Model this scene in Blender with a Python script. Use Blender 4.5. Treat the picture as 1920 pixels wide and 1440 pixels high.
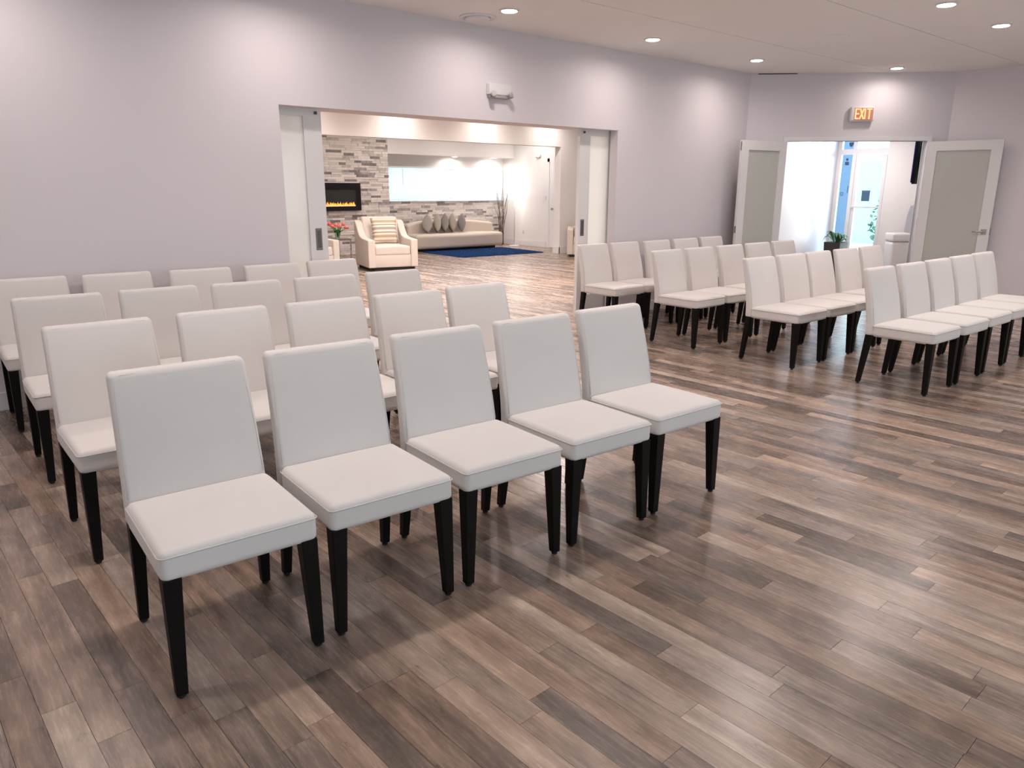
import bpy, bmesh, math, random
from mathutils import Vector, Matrix
random.seed(7)
for o in list(bpy.data.objects): bpy.data.objects.remove(o, do_unlink=True)
scene = bpy.context.scene
C = scene.collection
R = math.radians

# ------------------------------------------------------------------ camera
CAM = (0.0, 0.0, 1.5)
F_PX, PITCH, ROLL, YAW = 1387.27, 0.258434, 0.0031766, 0.7053768
fw = Vector((math.sin(YAW)*math.cos(PITCH), math.cos(YAW)*math.cos(PITCH), -math.sin(PITCH)))
rt0 = Vector((math.cos(YAW), -math.sin(YAW), 0)); up0 = rt0.cross(fw)
rt = rt0*math.cos(ROLL) + up0*math.sin(ROLL); up = up0*math.cos(ROLL) - rt0*math.sin(ROLL)
cd = bpy.data.cameras.new('camera'); cam = bpy.data.objects.new('camera', cd); C.objects.link(cam)
m = Matrix.Identity(4)
for i in range(3):
    m[i][0], m[i][1], m[i][2], m[i][3] = rt[i], up[i], -fw[i], CAM[i]
cam.matrix_world = m
cd.sensor_width = 36; cd.lens = F_PX/1920*36; cd.clip_start = 0.05; cd.clip_end = 200
scene.camera = cam
def px(P):
    d = Vector(P) - Vector(CAM); z = d.dot(fw)
    return (960+F_PX*d.dot(rt)/z, 720-F_PX*d.dot(up)/z, z)

# ------------------------------------------------------------------ world, exposure
w = bpy.data.worlds.new('daylight'); scene.world = w; w.use_nodes = True
bg = w.node_tree.nodes['Background']
bg.inputs['Color'].default_value = (0.74, 0.86, 1.0, 1); bg.inputs['Strength'].default_value = 4.4
scene.view_settings.view_transform = 'Standard'; scene.view_settings.look = 'None'
scene.view_settings.gamma = 1; scene.view_settings.use_curve_mapping = False
scene.view_settings.exposure = 0.0
WARM = (1.0, 0.875, 0.825)
sd = bpy.data.lights.new('low_sun', 'SUN'); sd.energy = 11.0; sd.angle = R(28.0); sd.color = (0.93, 0.97, 1.0)
so = bpy.data.objects.new('low_sun', sd); C.objects.link(so); so.location = (20, 2, 6)
so.rotation_euler = Vector((-0.90, 0.37, -0.20)).to_track_quat('-Z', 'Y').to_euler()
HALL_W, LOUNGE_W = 8.0, 31.0      # power of one recessed downlight

# ------------------------------------------------------------------ materials
MATS = {}
def mat(name, col, rough=0.5, metal=0.0, vary=0.0, vscale=6.0, bump=0.0, bscale=200.0, emit=None, estr=0.0, coat=0.0, spec=0.5, sheen=0.0, stretch=(1,1,1)):
    if name in MATS: return MATS[name]
    M = bpy.data.materials.new(name); M.use_nodes = True; nt = M.node_tree; N = nt.nodes; L = nt.links
    b = N['Principled BSDF']; b.inputs['Roughness'].default_value = rough; b.inputs['Metallic'].default_value = metal
    b.inputs['Coat Weight'].default_value = coat; b.inputs['Coat Roughness'].default_value = 0.05
    b.inputs['Specular IOR Level'].default_value = spec; b.inputs['Sheen Weight'].default_value = sheen
    geo = N.new('ShaderNodeNewGeometry'); mp = N.new('ShaderNodeMapping'); mp.inputs['Scale'].default_value = stretch
    L.new(geo.outputs['Position'], mp.inputs['Vector'])
    nz = N.new('ShaderNodeTexNoise'); nz.inputs['Scale'].default_value = vscale; nz.inputs['Detail'].default_value = 4
    L.new(mp.outputs['Vector'], nz.inputs['Vector'])
    rp = N.new('ShaderNodeMix'); rp.data_type = 'RGBA'
    rp.inputs['A'].default_value = (*[max(0, c*(1-vary)) for c in col], 1); rp.inputs['B'].default_value = (*[min(1, c*(1+vary)) for c in col], 1)
    L.new(nz.outputs['Fac'], rp.inputs['Factor']); L.new(rp.outputs['Result'], b.inputs['Base Color'])
    if bump:
        n2 = N.new('ShaderNodeTexNoise'); n2.inputs['Scale'].default_value = bscale; n2.inputs['Detail'].default_value = 3
        L.new(mp.outputs['Vector'], n2.inputs['Vector'])
        bp = N.new('ShaderNodeBump'); bp.inputs['Strength'].default_value = bump; bp.inputs['Distance'].default_value = 0.002
        L.new(n2.outputs['Fac'], bp.inputs['Height']); L.new(bp.outputs['Normal'], b.inputs['Normal'])
    if emit:
        b.inputs['Emission Color'].default_value = (*emit, 1); b.inputs['Emission Strength'].default_value = estr
    MATS[name] = M; return M

wall_m   = mat('painted_wall', (0.745, 0.700, 0.728), 0.6, vary=0.015, vscale=1.5, bump=0.06, bscale=90)
white_m  = mat('white_paint', (0.80, 0.79, 0.79), 0.4, vary=0.01, vscale=3)
lwall_m  = mat('cream_white_wall', (0.82, 0.80, 0.78), 0.6, vary=0.01, vscale=2)
ceil_m   = mat('ceiling_board', (0.93, 0.90, 0.87), 0.8, vary=0.02, vscale=2.5, bump=0.08, bscale=60)
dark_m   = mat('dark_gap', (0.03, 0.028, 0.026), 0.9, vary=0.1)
fabric_m = mat('white_upholstery', (0.715, 0.685, 0.665), 0.72, vary=0.03, vscale=5, bump=0.12, bscale=420, sheen=0.15)
piping_m = mat('upholstery_seam', (0.68, 0.645, 0.615), 0.8, vary=0.03)
black_m  = mat('black_stained_wood', (0.006, 0.005, 0.0045), 0.5, vary=0.3, vscale=12, spec=0.16, stretch=(4,4,1))
glide_m  = mat('black_plastic', (0.012, 0.012, 0.012), 0.5, vary=0.1)
cream_m  = mat('cream_upholstery', (0.62, 0.56, 0.50), 0.75, vary=0.03, vscale=8, bump=0.1, bscale=300)
sofa_m   = mat('greige_upholstery', (0.60, 0.53, 0.46), 0.75, vary=0.04, vscale=8, bump=0.1, bscale=300)
metal_m  = mat('brushed_metal', (0.55, 0.53, 0.50), 0.35, metal=1.0, vary=0.05, vscale=30)
chrome_m = mat('chrome', (0.75, 0.75, 0.75), 0.12, metal=1.0, vary=0.02)
pull_m   = mat('grey_flush_pull', (0.22, 0.20, 0.20), 0.4, metal=0.6, vary=0.06, vscale=40)
plastic_m= mat('white_plastic', (0.78, 0.76, 0.76), 0.4, vary=0.01)
gplastic_m=mat('grey_plastic', (0.42, 0.39, 0.40), 0.5, vary=0.03)
scrblk_m = mat('black_gloss', (0.005, 0.005, 0.006), 0.3, vary=0.1, spec=0.25)
fglass_m = mat('fireplace_glass', (0.022, 0.026, 0.025), 0.2, vary=0.3, vscale=3, spec=0.3)
lens_m   = mat('lit_lens', (0.9, 0.9, 0.88), 0.4, emit=(1.0, 0.93, 0.86), estr=30)
flame_m  = mat('flame', (0.9, 0.4, 0.1), 0.5, emit=(1.0, 0.30, 0.03), estr=1.6)
ember_m  = mat('ember', (0.9, 0.6, 0.4), 0.5, emit=(1.0, 0.42, 0.16), estr=0.9)
exit_m   = mat('exit_letter_glow', (1.0, 0.35, 0.15), 0.5, emit=(1.0, 0.40, 0.16), estr=1.5)
exitface_m=mat('exit_face', (0.40, 0.20, 0.16), 0.5, vary=0.02, emit=(1.0, 0.16, 0.10), estr=0.22)
shade_m  = mat('lit_lamp_shade', (0.95, 0.94, 0.92), 0.6, emit=(1.0, 0.97, 0.93), estr=1.6)
rug_m    = mat('blue_shag', (0.002, 0.024, 0.095), 0.95, vary=0.7, vscale=9, bump=0.6, bscale=80, spec=0.1)
twig_m   = mat('twig_bark', (0.16, 0.115, 0.10), 0.8, vary=0.35, vscale=40)
leaf_m   = mat('green_leaf', (0.035, 0.13, 0.05), 0.5, vary=0.4, vscale=20)
stem_m   = mat('tulip_stem', (0.06, 0.20, 0.03), 0.6, vary=0.3, vscale=20)
tulip_m  = mat('coral_petal', (0.80, 0.16, 0.13), 0.6, vary=0.25, vscale=14)
pot_m    = mat('dark_brown_planter', (0.035, 0.028, 0.022), 0.6, vary=0.2)
soil_m   = mat('potting_soil', (0.03, 0.022, 0.016), 0.95, vary=0.4, vscale=60)
blind_m  = mat('white_blind', (0.84, 0.86, 0.86), 0.5, vary=0.01)
decal_m  = mat('blue_grey_decal', (0.045, 0.09, 0.16), 0.6, vary=0.05)
outblue_m= mat('pale_blue_render', (0.25, 0.34, 0.44), 0.8, vary=0.06, vscale=1.5)
outpale_m= mat('pale_outside_wall', (0.36, 0.58, 0.60), 0.8, vary=0.04, vscale=1)
ground_m = mat('concrete_pavement', (0.62, 0.62, 0.60), 0.85, vary=0.08, vscale=4, bump=0.2, bscale=60)
bin_m    = mat('white_bin_plastic', (0.80, 0.79, 0.78), 0.35, vary=0.01)
greyfab_m= mat('pale_grey_fabric', (0.42, 0.42, 0.46), 0.8, vary=0.03)
hedge_m  = mat('hedge_leaf', (0.10, 0.22, 0.14), 0.7, vary=0.4, vscale=12)

def glass_mat(name, tint, fac=0.10, rough=0.02):
    M = bpy.data.materials.new(name); M.use_nodes = True; nt = M.node_tree; N = nt.nodes; L = nt.links
    N.remove(N['Principled BSDF'])
    t = N.new('ShaderNodeBsdfTransparent'); t.inputs['Color'].default_value = (*tint, 1)
    g = N.new('ShaderNodeBsdfGlossy'); g.inputs['Roughness'].default_value = rough
    lw = N.new('ShaderNodeLayerWeight'); lw.inputs['Blend'].default_value = fac
    mx = N.new('ShaderNodeMixShader'); L.new(lw.outputs['Fresnel'], mx.inputs[0]); L.new(t.outputs[0], mx.inputs[1]); L.new(g.outputs[0], mx.inputs[2])
    L.new(mx.outputs[0], N['Material Output'].inputs['Surface']); return M
clear_m = glass_mat('clear_glass', (0.93, 0.98, 0.97))
tinted_m = glass_mat('blue_tinted_glass', (0.80, 0.92, 1.0))
def frosted_mat(name, col, trans):
    M = bpy.data.materials.new(name); M.use_nodes = True; nt = M.node_tree; N = nt.nodes; L = nt.links
    b = N['Principled BSDF']; b.inputs['Roughness'].default_value = 0.22; b.inputs['Base Color'].default_value = (*col, 1)
    b.inputs['Coat Weight'].default_value = 0.6; b.inputs['Coat Roughness'].default_value = 0.04
    t = N.new('ShaderNodeBsdfTranslucent'); t.inputs['Color'].default_value = (*[min(1, c*1.15) for c in col], 1)
    mx = N.new('ShaderNodeMixShader'); mx.inputs[0].default_value = trans
    L.new(b.outputs[0], mx.inputs[1]); L.new(t.outputs[0], mx.inputs[2]); L.new(mx.outputs[0], N['Material Output'].inputs['Surface']); return M
frost_m = frosted_mat('frosted_glass', (0.64, 0.655, 0.60), 0.15)
frostw_m = frosted_mat('white_frosted_glass', (0.86, 0.885, 0.86), 0.5)

def plank_mat():
    M = bpy.data.materials.new('wood_plank'); M.use_nodes = True; nt = M.node_tree; N = nt.nodes; L = nt.links
    b = N['Principled BSDF']
    geo = N.new('ShaderNodeNewGeometry')
    at = N.new('ShaderNodeAttribute'); at.attribute_name = 'tone'; as_ = N.new('ShaderNodeAttribute'); as_.attribute_name = 'seed'
    cmb = N.new('ShaderNodeCombineXYZ'); L.new(as_.outputs['Fac'], cmb.inputs['Z'])
    add = N.new('ShaderNodeVectorMath'); add.operation = 'ADD'; L.new(geo.outputs['Position'], add.inputs[0]); L.new(cmb.outputs[0], add.inputs[1])
    def noise(scale, detail, sc, rough=0.6):
        mp = N.new('ShaderNodeMapping'); mp.inputs['Scale'].default_value = sc; L.new(add.outputs[0], mp.inputs['Vector'])
        n = N.new('ShaderNodeTexNoise'); n.inputs['Scale'].default_value = scale; n.inputs['Detail'].default_value = detail; n.inputs['Roughness'].default_value = rough
        L.new(mp.outputs[0], n.inputs['Vector']); return n
    fine = noise(1.0, 7, (95, 9, 1), 0.75); broad = noise(1.0, 3, (18, 1.3, 1)); blot = noise(1.0, 3, (7, 5, 1))
    def math_(op, a, b_=None, v=None):
        n = N.new('ShaderNodeMath'); n.operation = op; L.new(a, n.inputs[0])
        if b_ is not None: L.new(b_, n.inputs[1])
        elif v is not None: n.inputs[1].default_value = v
        return n.outputs[0]
    f1 = math_('MULTIPLY', math_('SUBTRACT', fine.outputs['Fac'], v=0.5), v=0.60)
    f2 = math_('MULTIPLY', math_('SUBTRACT', broad.outputs['Fac'], v=0.5), v=0.95)
    f3 = math_('MULTIPLY', math_('SUBTRACT', blot.outputs['Fac'], v=0.5), v=0.55)
    crk = noise(1.0, 6, (38, 3.0, 1), 0.75); knot = noise(1.0, 4, (26, 11, 1), 0.7)
    def ramp(src, a, b_, k):
        mr = N.new('ShaderNodeMapRange'); mr.interpolation_type = 'SMOOTHSTEP'; L.new(src, mr.inputs['Value'])
        mr.inputs['From Min'].default_value = a; mr.inputs['From Max'].default_value = b_; mr.inputs['To Min'].default_value = 0; mr.inputs['To Max'].default_value = k; return mr.outputs['Result']
    t = math_('ADD', math_('ADD', math_('ADD', at.outputs['Fac'], f1), f2), f3)
    t = math_('SUBTRACT', t, ramp(crk.outputs['Fac'], .66, .74, .34)); t = math_('SUBTRACT', t, ramp(knot.outputs['Fac'], .62, .74, .32))
    t = math_('ADD', t, ramp(crk.outputs['Fac'], .40, .28, .12))
    cr = N.new('ShaderNodeValToRGB'); e = cr.color_ramp.elements
    e[0].position = 0.0; e[0].color = (0.085, 0.066, 0.053, 1)
    e[1].position = 1.0; e[1].color = (0.62, 0.48, 0.375, 1)
    for p, c in ((0.28, (0.165, 0.120, 0.096)), (0.52, (0.292, 0.208, 0.163)), (0.76, (0.42, 0.312, 0.245))):
        x = e.new(p); x.color = (*c, 1)
    L.new(t, cr.inputs[0])
    # some planks lean to grey
    hs = N.new('ShaderNodeHueSaturation'); L.new(cr.outputs[0], hs.inputs['Color'])
    sat = math_('ADD', math_('MULTIPLY', math_('FRACT', math_('MULTIPLY', as_.outputs['Fac'], v=7.31)), v=0.35), v=0.78)
    L.new(sat, hs.inputs['Saturation'])
    L.new(hs.outputs[0], b.inputs['Base Color'])
    rr = math_('ADD', math_('MULTIPLY', fine.outputs['Fac'], v=0.10), v=0.22); L.new(rr, b.inputs['Roughness'])
    b.inputs['Specular IOR Level'].default_value = 0.45
    bp = N.new('ShaderNodeBump'); bp.inputs['Strength'].default_value = 0.05; bp.inputs['Distance'].default_value = 0.001
    L.new(fine.outputs['Fac'], bp.inputs['Height']); L.new(bp.outputs[0], b.inputs['Normal'])
    return M
plank_m = plank_mat()
def stone_mat():
    M = bpy.data.materials.new('ledger_stone'); M.use_nodes = True; nt = M.node_tree; N = nt.nodes; L = nt.links
    b = N['Principled BSDF']; b.inputs['Roughness'].default_value = 0.8
    at = N.new('ShaderNodeAttribute'); at.attribute_name = 'tone'
    geo = N.new('ShaderNodeNewGeometry'); nz = N.new('ShaderNodeTexNoise'); nz.inputs['Scale'].default_value = 14; nz.inputs['Detail'].default_value = 6
    L.new(geo.outputs['Position'], nz.inputs['Vector'])
    s = N.new('ShaderNodeMath'); s.operation = 'MULTIPLY_ADD'; L.new(nz.outputs['Fac'], s.inputs[0]); s.inputs[1].default_value = 0.5
    sb = N.new('ShaderNodeMath'); sb.operation = 'SUBTRACT'; L.new(at.outputs['Fac'], sb.inputs[0]); sb.inputs[1].default_value = 0.25
    L.new(sb.outputs[0], s.inputs[2])
    cr = N.new('ShaderNodeValToRGB'); e = cr.color_ramp.elements
    e[0].position = 0; e[0].color = (0.13, 0.115, 0.11, 1); e[1].position = 1; e[1].color = (0.80, 0.75, 0.70, 1)
    x = e.new(0.35); x.color = (0.33, 0.30, 0.29, 1); x = e.new(0.6); x.color = (0.58, 0.54, 0.51, 1)
    L.new(s.outputs[0], cr.inputs[0]); L.new(cr.outputs[0], b.inputs['Base Color'])
    bp = N.new('ShaderNodeBump'); bp.inputs['Strength'].default_value = 0.5; bp.inputs['Distance'].default_value = 0.004
    L.new(nz.outputs['Fac'], bp.inputs['Height']); L.new(bp.outputs[0], b.inputs['Normal']); return M
stone_m = stone_mat()
def stripe_mat():
    M = bpy.data.materials.new('striped_fabric'); M.use_nodes = True; nt = M.node_tree; N = nt.nodes; L = nt.links
    b = N['Principled BSDF']; b.inputs['Roughness'].default_value = 0.85
    tc = N.new('ShaderNodeTexCoord'); sp = N.new('ShaderNodeSeparateXYZ'); L.new(tc.outputs['Object'], sp.inputs[0])
    mu = N.new('ShaderNodeMath'); mu.operation = 'MULTIPLY_ADD'; L.new(sp.outputs['Z'], mu.inputs[0]); mu.inputs[1].default_value = 1/0.5; mu.inputs[2].default_value = 0.5
    cr = N.new('ShaderNodeValToRGB'); cr.color_ramp.interpolation = 'CONSTANT'; e = cr.color_ramp.elements
    cream, tan, grey, brown = (0.72,0.62,0.52,1), (0.42,0.33,0.22,1), (0.36,0.31,0.29,1), (0.20,0.15,0.12,1)
    e[0].position = 0; e[0].color = cream; e[1].position = 0.94; e[1].color = cream
    for p, c in ((0.10, grey), (0.14, cream), (0.22, tan), (0.32, cream), (0.40, brown), (0.43, cream), (0.52, grey), (0.62, cream), (0.70, brown), (0.73, cream), (0.80, tan), (0.90, cream)):
        x = e.new(p); x.color = c
    L.new(mu.outputs[0], cr.inputs[0]); L.new(cr.outputs[0], b.inputs['Base Color']); return M
stripe_m = stripe_mat()

# ------------------------------------------------------------------ mesh helpers
def finish(name, bm, m=None, parent=None, smooth=False, loc=None, rz=None):
    me = bpy.data.meshes.new(name); bm.normal_update(); bm.to_mesh(me); bm.free()
    if m: me.materials.append(m)
    if smooth:
        for p in me.polygons: p.use_smooth = True
    o = bpy.data.objects.new(name, me); C.objects.link(o)
    if parent: o.parent = parent
    if loc: o.location = loc
    if rz is not None: o.rotation_euler = (0, 0, rz)
    return o
def tag(o, label, cat, group=None):
    o['label'] = label; o['category'] = cat
    if group: o['group'] = group
    return o
def struct(o, label=None):
    o['kind'] = 'structure'
    if label: o['label'] = label
    return o
def thing(name, label, cat, loc=(0,0,0), rz=0.0, group=None):
    o = bpy.data.objects.new(name, None); C.objects.link(o); o.empty_display_size = 0.1
    o.location = loc; o.rotation_euler = (0, 0, rz); return tag(o, label, cat, group)
def box(bm, x0, x1, y0, y1, z0, z1, M=None):
    vs = [bm.verts.new(((x1 if i & 1 else x0), (y1 if i & 2 else y0), (z1 if i & 4 else z0))) for i in range(8)]
    if M is not None:
        for v in vs: v.co = M @ v.co
    for f in ((0,2,3,1),(4,5,7,6),(0,1,5,4),(2,6,7,3),(0,4,6,2),(1,3,7,5)): bm.faces.new([vs[i] for i in f])
    return vs
def bevel_all(bm, off, seg=2):
    bmesh.ops.remove_doubles(bm, verts=bm.verts[:], dist=1e-6)
    bmesh.ops.bevel(bm, geom=bm.edges[:], offset=off, segments=seg, affect='EDGES', profile=0.5, clamp_overlap=True)
def bbox(*a, b=0.0, seg=2, M=None):
    bm = bmesh.new(); box(bm, *a)
    if b: bevel_all(bm, b, seg)
    if M is not None: bm.transform(M)
    return bm
def rbox(hx, hy, hz, r, nflat=4, k=3, deform=None):
    """rounded box with interior grid; deform(x,y,z)->(x,y,z)"""
    rr = min(r, hx, hy, hz)
    def line(h):
        out = []
        for i in range(k+1): out.append(-h + rr*(1-math.cos(math.pi/2*i/k)) if False else -h + rr*i/k)
        n = nflat
        for i in range(1, n): out.append(-(h-rr) + 2*(h-rr)*i/n)
        for i in range(k+1): out.append(h-rr + rr*i/k)
        return out
    lx, ly, lz = line(hx), line(hy), line(hz); bm = bmesh.new(); cache = {}
    def V(x, y, z):
        key = (round(x, 6), round(y, 6), round(z, 6))
        if key in cache: return cache[key]
        c = Vector((max(-(hx-rr), min(hx-rr, x)), max(-(hy-rr), min(hy-rr, y)), max(-(hz-rr), min(hz-rr, z))))
        d = Vector((x, y, z)) - c
        p = c + d.normalized()*rr if d.length > 1e-9 else Vector((x, y, z))
        if deform: p = Vector(deform(p.x, p.y, p.z))
        v = bm.verts.new(p); cache[key] = v; return v
    def grid(A, B, fn, flip):
        for i in range(len(A)-1):
            for j in range(len(B)-1):
                q = [fn(A[i], B[j]), fn(A[i+1], B[j]), fn(A[i+1], B[j+1]), fn(A[i], B[j+1])]
                q = [V(*p) for p in q]
                if len(set(q)) < 4: continue
                if flip: q.reverse()
                try: bm.faces.new(q)
                except ValueError: pass
    grid(lx, ly, lambda a, b: (a, b, hz), False); grid(lx, ly, lambda a, b: (a, b, -hz), True)
    grid(lx, lz, lambda a, b: (a, -hy, b), False); grid(lx, lz, lambda a, b: (a, hy, b), True)
    grid(ly, lz, lambda a, b: (hx, a, b), False); grid(ly, lz, lambda a, b: (-hx, a, b), True)
    return bm
def tube(bm, pts, rad, n=6, closed=False):
    pts = [Vector(p) for p in pts]; rings = []
    N_ = len(pts)
    for i, p in enumerate(pts):
        if closed: d = pts[(i+1) % N_] - pts[i-1]
        else: d = pts[min(i+1, N_-1)] - pts[max(i-1, 0)]
        d.normalize(); a = d.cross(Vector((0, 0, 1)))
        if a.length < 1e-3: a = d.cross(Vector((1, 0, 0)))
        a.normalize(); b = d.cross(a); r = rad[i] if isinstance(rad, (list, tuple)) else rad
        rings.append([bm.verts.new(p + (a*math.cos(2*math.pi*j/n) + b*math.sin(2*math.pi*j/n))*r) for j in range(n)])
    for i in range(N_ if closed else N_-1):
        A, B = rings[i], rings[(i+1) % N_]
        for j in range(n): bm.faces.new((A[j], A[(j+1) % n], B[(j+1) % n], B[j]))
    if not closed:
        bm.faces.new(rings[0][::-1]); bm.faces.new(rings[-1])
def lathe(bm, prof, n=24, c=(0, 0)):
    rings = [[bm.verts.new((c[0]+r*math.cos(2*math.pi*j/n), c[1]+r*math.sin(2*math.pi*j/n), z)) for j in range(n)] for r, z in prof]
    for A, B in zip(rings, rings[1:]):
        for j in range(n): bm.faces.new((A[j], A[(j+1) % n], B[(j+1) % n], B[j]))
    bm.faces.new(rings[0][::-1]); bm.faces.new(rings[-1])
def prism(bm, poly, a0, a1, axis='x'):
    """extrude a polygon of (u,v); axis x: (a,u,v), y: (u,a,v), z: (u,v,a)"""
    f = {'x': lambda a, p: (a, p[0], p[1]), 'y': lambda a, p: (p[0], a, p[1]), 'z': lambda a, p: (p[0], p[1], a)}[axis]
    A = [bm.verts.new(f(a0, p)) for p in poly]; B = [bm.verts.new(f(a1, p)) for p in poly]; n = len(poly)
    bm.faces.new(A[::-1]); bm.faces.new(B)
    for i in range(n): bm.faces.new((A[i], A[(i+1) % n], B[(i+1) % n], B[i]))
    bmesh.ops.recalc_face_normals(bm, faces=bm.faces[:])
def copy_tree(o, parent=None):
    c = o.copy(); C.objects.link(c); c.parent = parent
    for ch in [x for x in bpy.data.objects if x.parent == o]: copy_tree(ch, c)
    return c

# ------------------------------------------------------------------ room constants
YA = 6.043; XC = 11.215; ZC = 2.998; ZO = 2.148          # back wall plane, right wall plane, ceiling, opening top
OX0, OX1 = 2.668, 6.735                                   # wide opening in the back wall
s2 = 2**-0.5
BP = Vector((XC, 4.165, 0)); BU = Vector((-s2, s2, 0)); BN = Vector((s2, s2, 0))   # diagonal wall: u along it, n outwards
BM = Matrix(((BU.x, BN.x, 0, BP.x), (BU.y, BN.y, 0, BP.y), (0, 0, 1, 0), (0, 0, 0, 1)))
BLEN = (YA-4.165)/s2
YL = 16.25; XR = 13.5; ZL = 3.05                          # lounge

# ------------------------------------------------------------------ setting: walls
bm = bmesh.new()
for y0, y1 in ((YA, YA+0.115), (YA+0.205, YA+0.31)):
    box(bm, -3.12, OX0, y0, y1, 0, 3.1); box(bm, OX1, XC-BLEN*s2+0.10, y0, y1, 0, 3.1)
box(bm, OX0, OX1, YA, YA+0.31, ZO, 3.1)
box(bm, XC-BLEN*s2+0.10, 12.2, YA+0.12, YA+0.31, 0, 3.1)
struct(finish('wall_back', bm, wall_m), 'pale lavender back wall with a wide sliding-door opening')
bm = bmesh.new()
U0, U1, ZD = 0.265, 2.10, 2.135
box(bm, 0, U0, 0, 0.12, 0, 3.1, BM); box(bm, U1, BLEN, 0, 0.12, 0, 3.1, BM); box(bm, U0, U1, 0, 0.12, ZD, 3.1, BM)
struct(finish('wall_diagonal', bm, wall_m), 'angled wall section with double doors under the exit sign')
bm = bmesh.new(); box(bm, XC, XC+0.12, -3.12, 4.25, 0, 3.1)
struct(finish('wall_right', bm, wall_m), 'plain pale wall behind the open right door leaf')
bm = bmesh.new(); box(bm, -3.12, -3.0, -3.12, YA, 0, 3.1); struct(finish('wall_left', bm, wall_m))
WIN = [(-1.4, .9), (2.3, 4.6), (6.0, 8.3)]               # daylight windows behind the photographer
bm = bmesh.new(); xs = [-3.0] + [v for p in WIN for v in p] + [XC]
for i in range(0, len(xs), 2): box(bm, xs[i], xs[i+1], -3.12, -3.0, 0, 3.1)
for a, b in WIN: box(bm, a, b, -3.12, -3.0, 0, 0.8); box(bm, a, b, -3.12, -3.0, 2.3, 3.1)
struct(finish('wall_front', bm, wall_m))
for i, (a, b) in enumerate(WIN):
    bm = bmesh.new()
    for x0, x1, z0, z1 in ((a, a+.05, .8, 2.3), (b-.05, b, .8, 2.3), ((a+b)/2-.03, (a+b)/2+.03, .8, 2.3), (a, b, .8, .85), (a, b, 2.25, 2.3)): box(bm, x0, x1, -3.09, -3.03, z0, z1)
    wf = struct(finish('window_%d' % (i+1), bm, white_m)); finish('pane', bbox(a+.04, b-.04, -3.065, -3.055, .84, 2.26), clear_m, wf)
    ld = bpy.data.lights.new('window_portal', 'AREA'); ld.shape = 'RECTANGLE'; ld.size = b-a; ld.size_y = 1.5; ld.cycles.is_portal = True
    lo = bpy.data.objects.new('window_portal', ld); C.objects.link(lo); lo.location = ((a+b)/2, -2.99, 1.55); lo.rotation_euler = (R(90), 0, 0)
# lounge shell
bm = bmesh.new(); box(bm, 0.88, XR+0.12, YL, YL+0.12, 0, 1.18); box(bm, 0.88, 9.75, YL, YL+0.12, 1.18, ZL); box(bm, 9.75, XR+.12, YL, YL+.12, 2.03, ZL); box(bm, XR-.06, XR+.12, YL, YL+.12, 1.18, 2.03)
struct(finish('wall_lounge_back', bm, lwall_m))
bm = bmesh.new(); box(bm, XR, XR+0.12, 11.3, YL, 0, ZL); box(bm, 11.6, 11.72, YA+.31, 11.3, 0, ZL); box(bm, 11.6, XR+.12, 11.18, 11.3, 0, ZL)
struct(finish('wall_lounge_right', bm, lwall_m))
bm = bmesh.new(); box(bm, 0.88, 1.0, YA+.31, YL, 0, ZL); struct(finish('wall_lounge_left', bm, lwall_m))
bm = bmesh.new(); box(bm, 12.45, XR, 12.9, 13.1, 0, ZL); box(bm, 1.0, 12.45, 12.9, 13.1, 2.43, ZL)
struct(finish('wall_lounge_beam', bm, lwall_m), 'cream ceiling beam crossing the lounge onto a short wall')
bm = bmesh.new(); box(bm, 9.56, XR, 15.80, YL, 2.285, ZL); struct(finish('ceiling_soffit', bm, lwall_m), 'white soffit above the lounge window')
bm = bmesh.new(); box(bm, 0.88, XR+.12, YA+.31, YL+.12, ZL, ZL+.1); struct(finish('ceiling_lounge', bm, lwall_m))
# lobby shell
SX = 12.2
bm = bmesh.new(); box(bm, SX, SX+0.1, 4.30, 5.30, 0, 3.0); box(bm, SX, SX+.1, 5.30, 6.17, 2.62, 3.0)
struct(finish('wall_lobby_right', bm, lwall_m), 'pale grey lobby wall behind the white bin')
bm = bmesh.new(); box(bm, XC+.12, SX+.1, 4.18, 4.30, 0, 3.0); struct(finish('wall_lobby_front', bm, lwall_m))
bm = bmesh.new(); prism(bm, [(XC+.12, 4.3), (SX+.1, 4.3), (SX+.1, YA+.31), (9.5, YA+.31), (9.6, 5.95)], 2.5, 2.6, 'z')
struct(finish('ceiling_lobby', bm, lwall_m))
# baseboards
bm = bmesh.new(); box(bm, -3.0, OX0, YA-0.014, YA, 0, 0.12); box(bm, OX1, 9.32, YA-0.014, YA, 0, 0.12)
struct(finish('baseboard_back', bm, white_m))
bm = bmesh.new(); box(bm, XC-0.014, XC, -3.0, 4.10, 0, 0.12); struct(finish('baseboard_right', bm, white_m))
bm = bmesh.new(); box(bm, XR-0.015, XR, 14.50, YL, 0, 0.15); box(bm, XR-.015, XR, 13.1, 13.6, 0, .15); box(bm, 12.435, 12.45, 12.885, 13.115, 0, 0.15); box(bm, 12.435, XR, 12.885, 12.9, 0, 0.15)
struct(finish('baseboard_lounge', bm, white_m))
# door casing in the diagonal wall
bm = bmesh.new()
box(bm, U0-.055, U0, -.016, .13, 0, ZD+.055, BM); box(bm, U1, U1+.055, -.016, .13, 0, ZD+.055, BM); box(bm, U0, U1, -.016, .13, ZD, ZD+.055, BM)
struct(finish('trim_1', bm, white_m), 'white casing around the double doorway')

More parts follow.
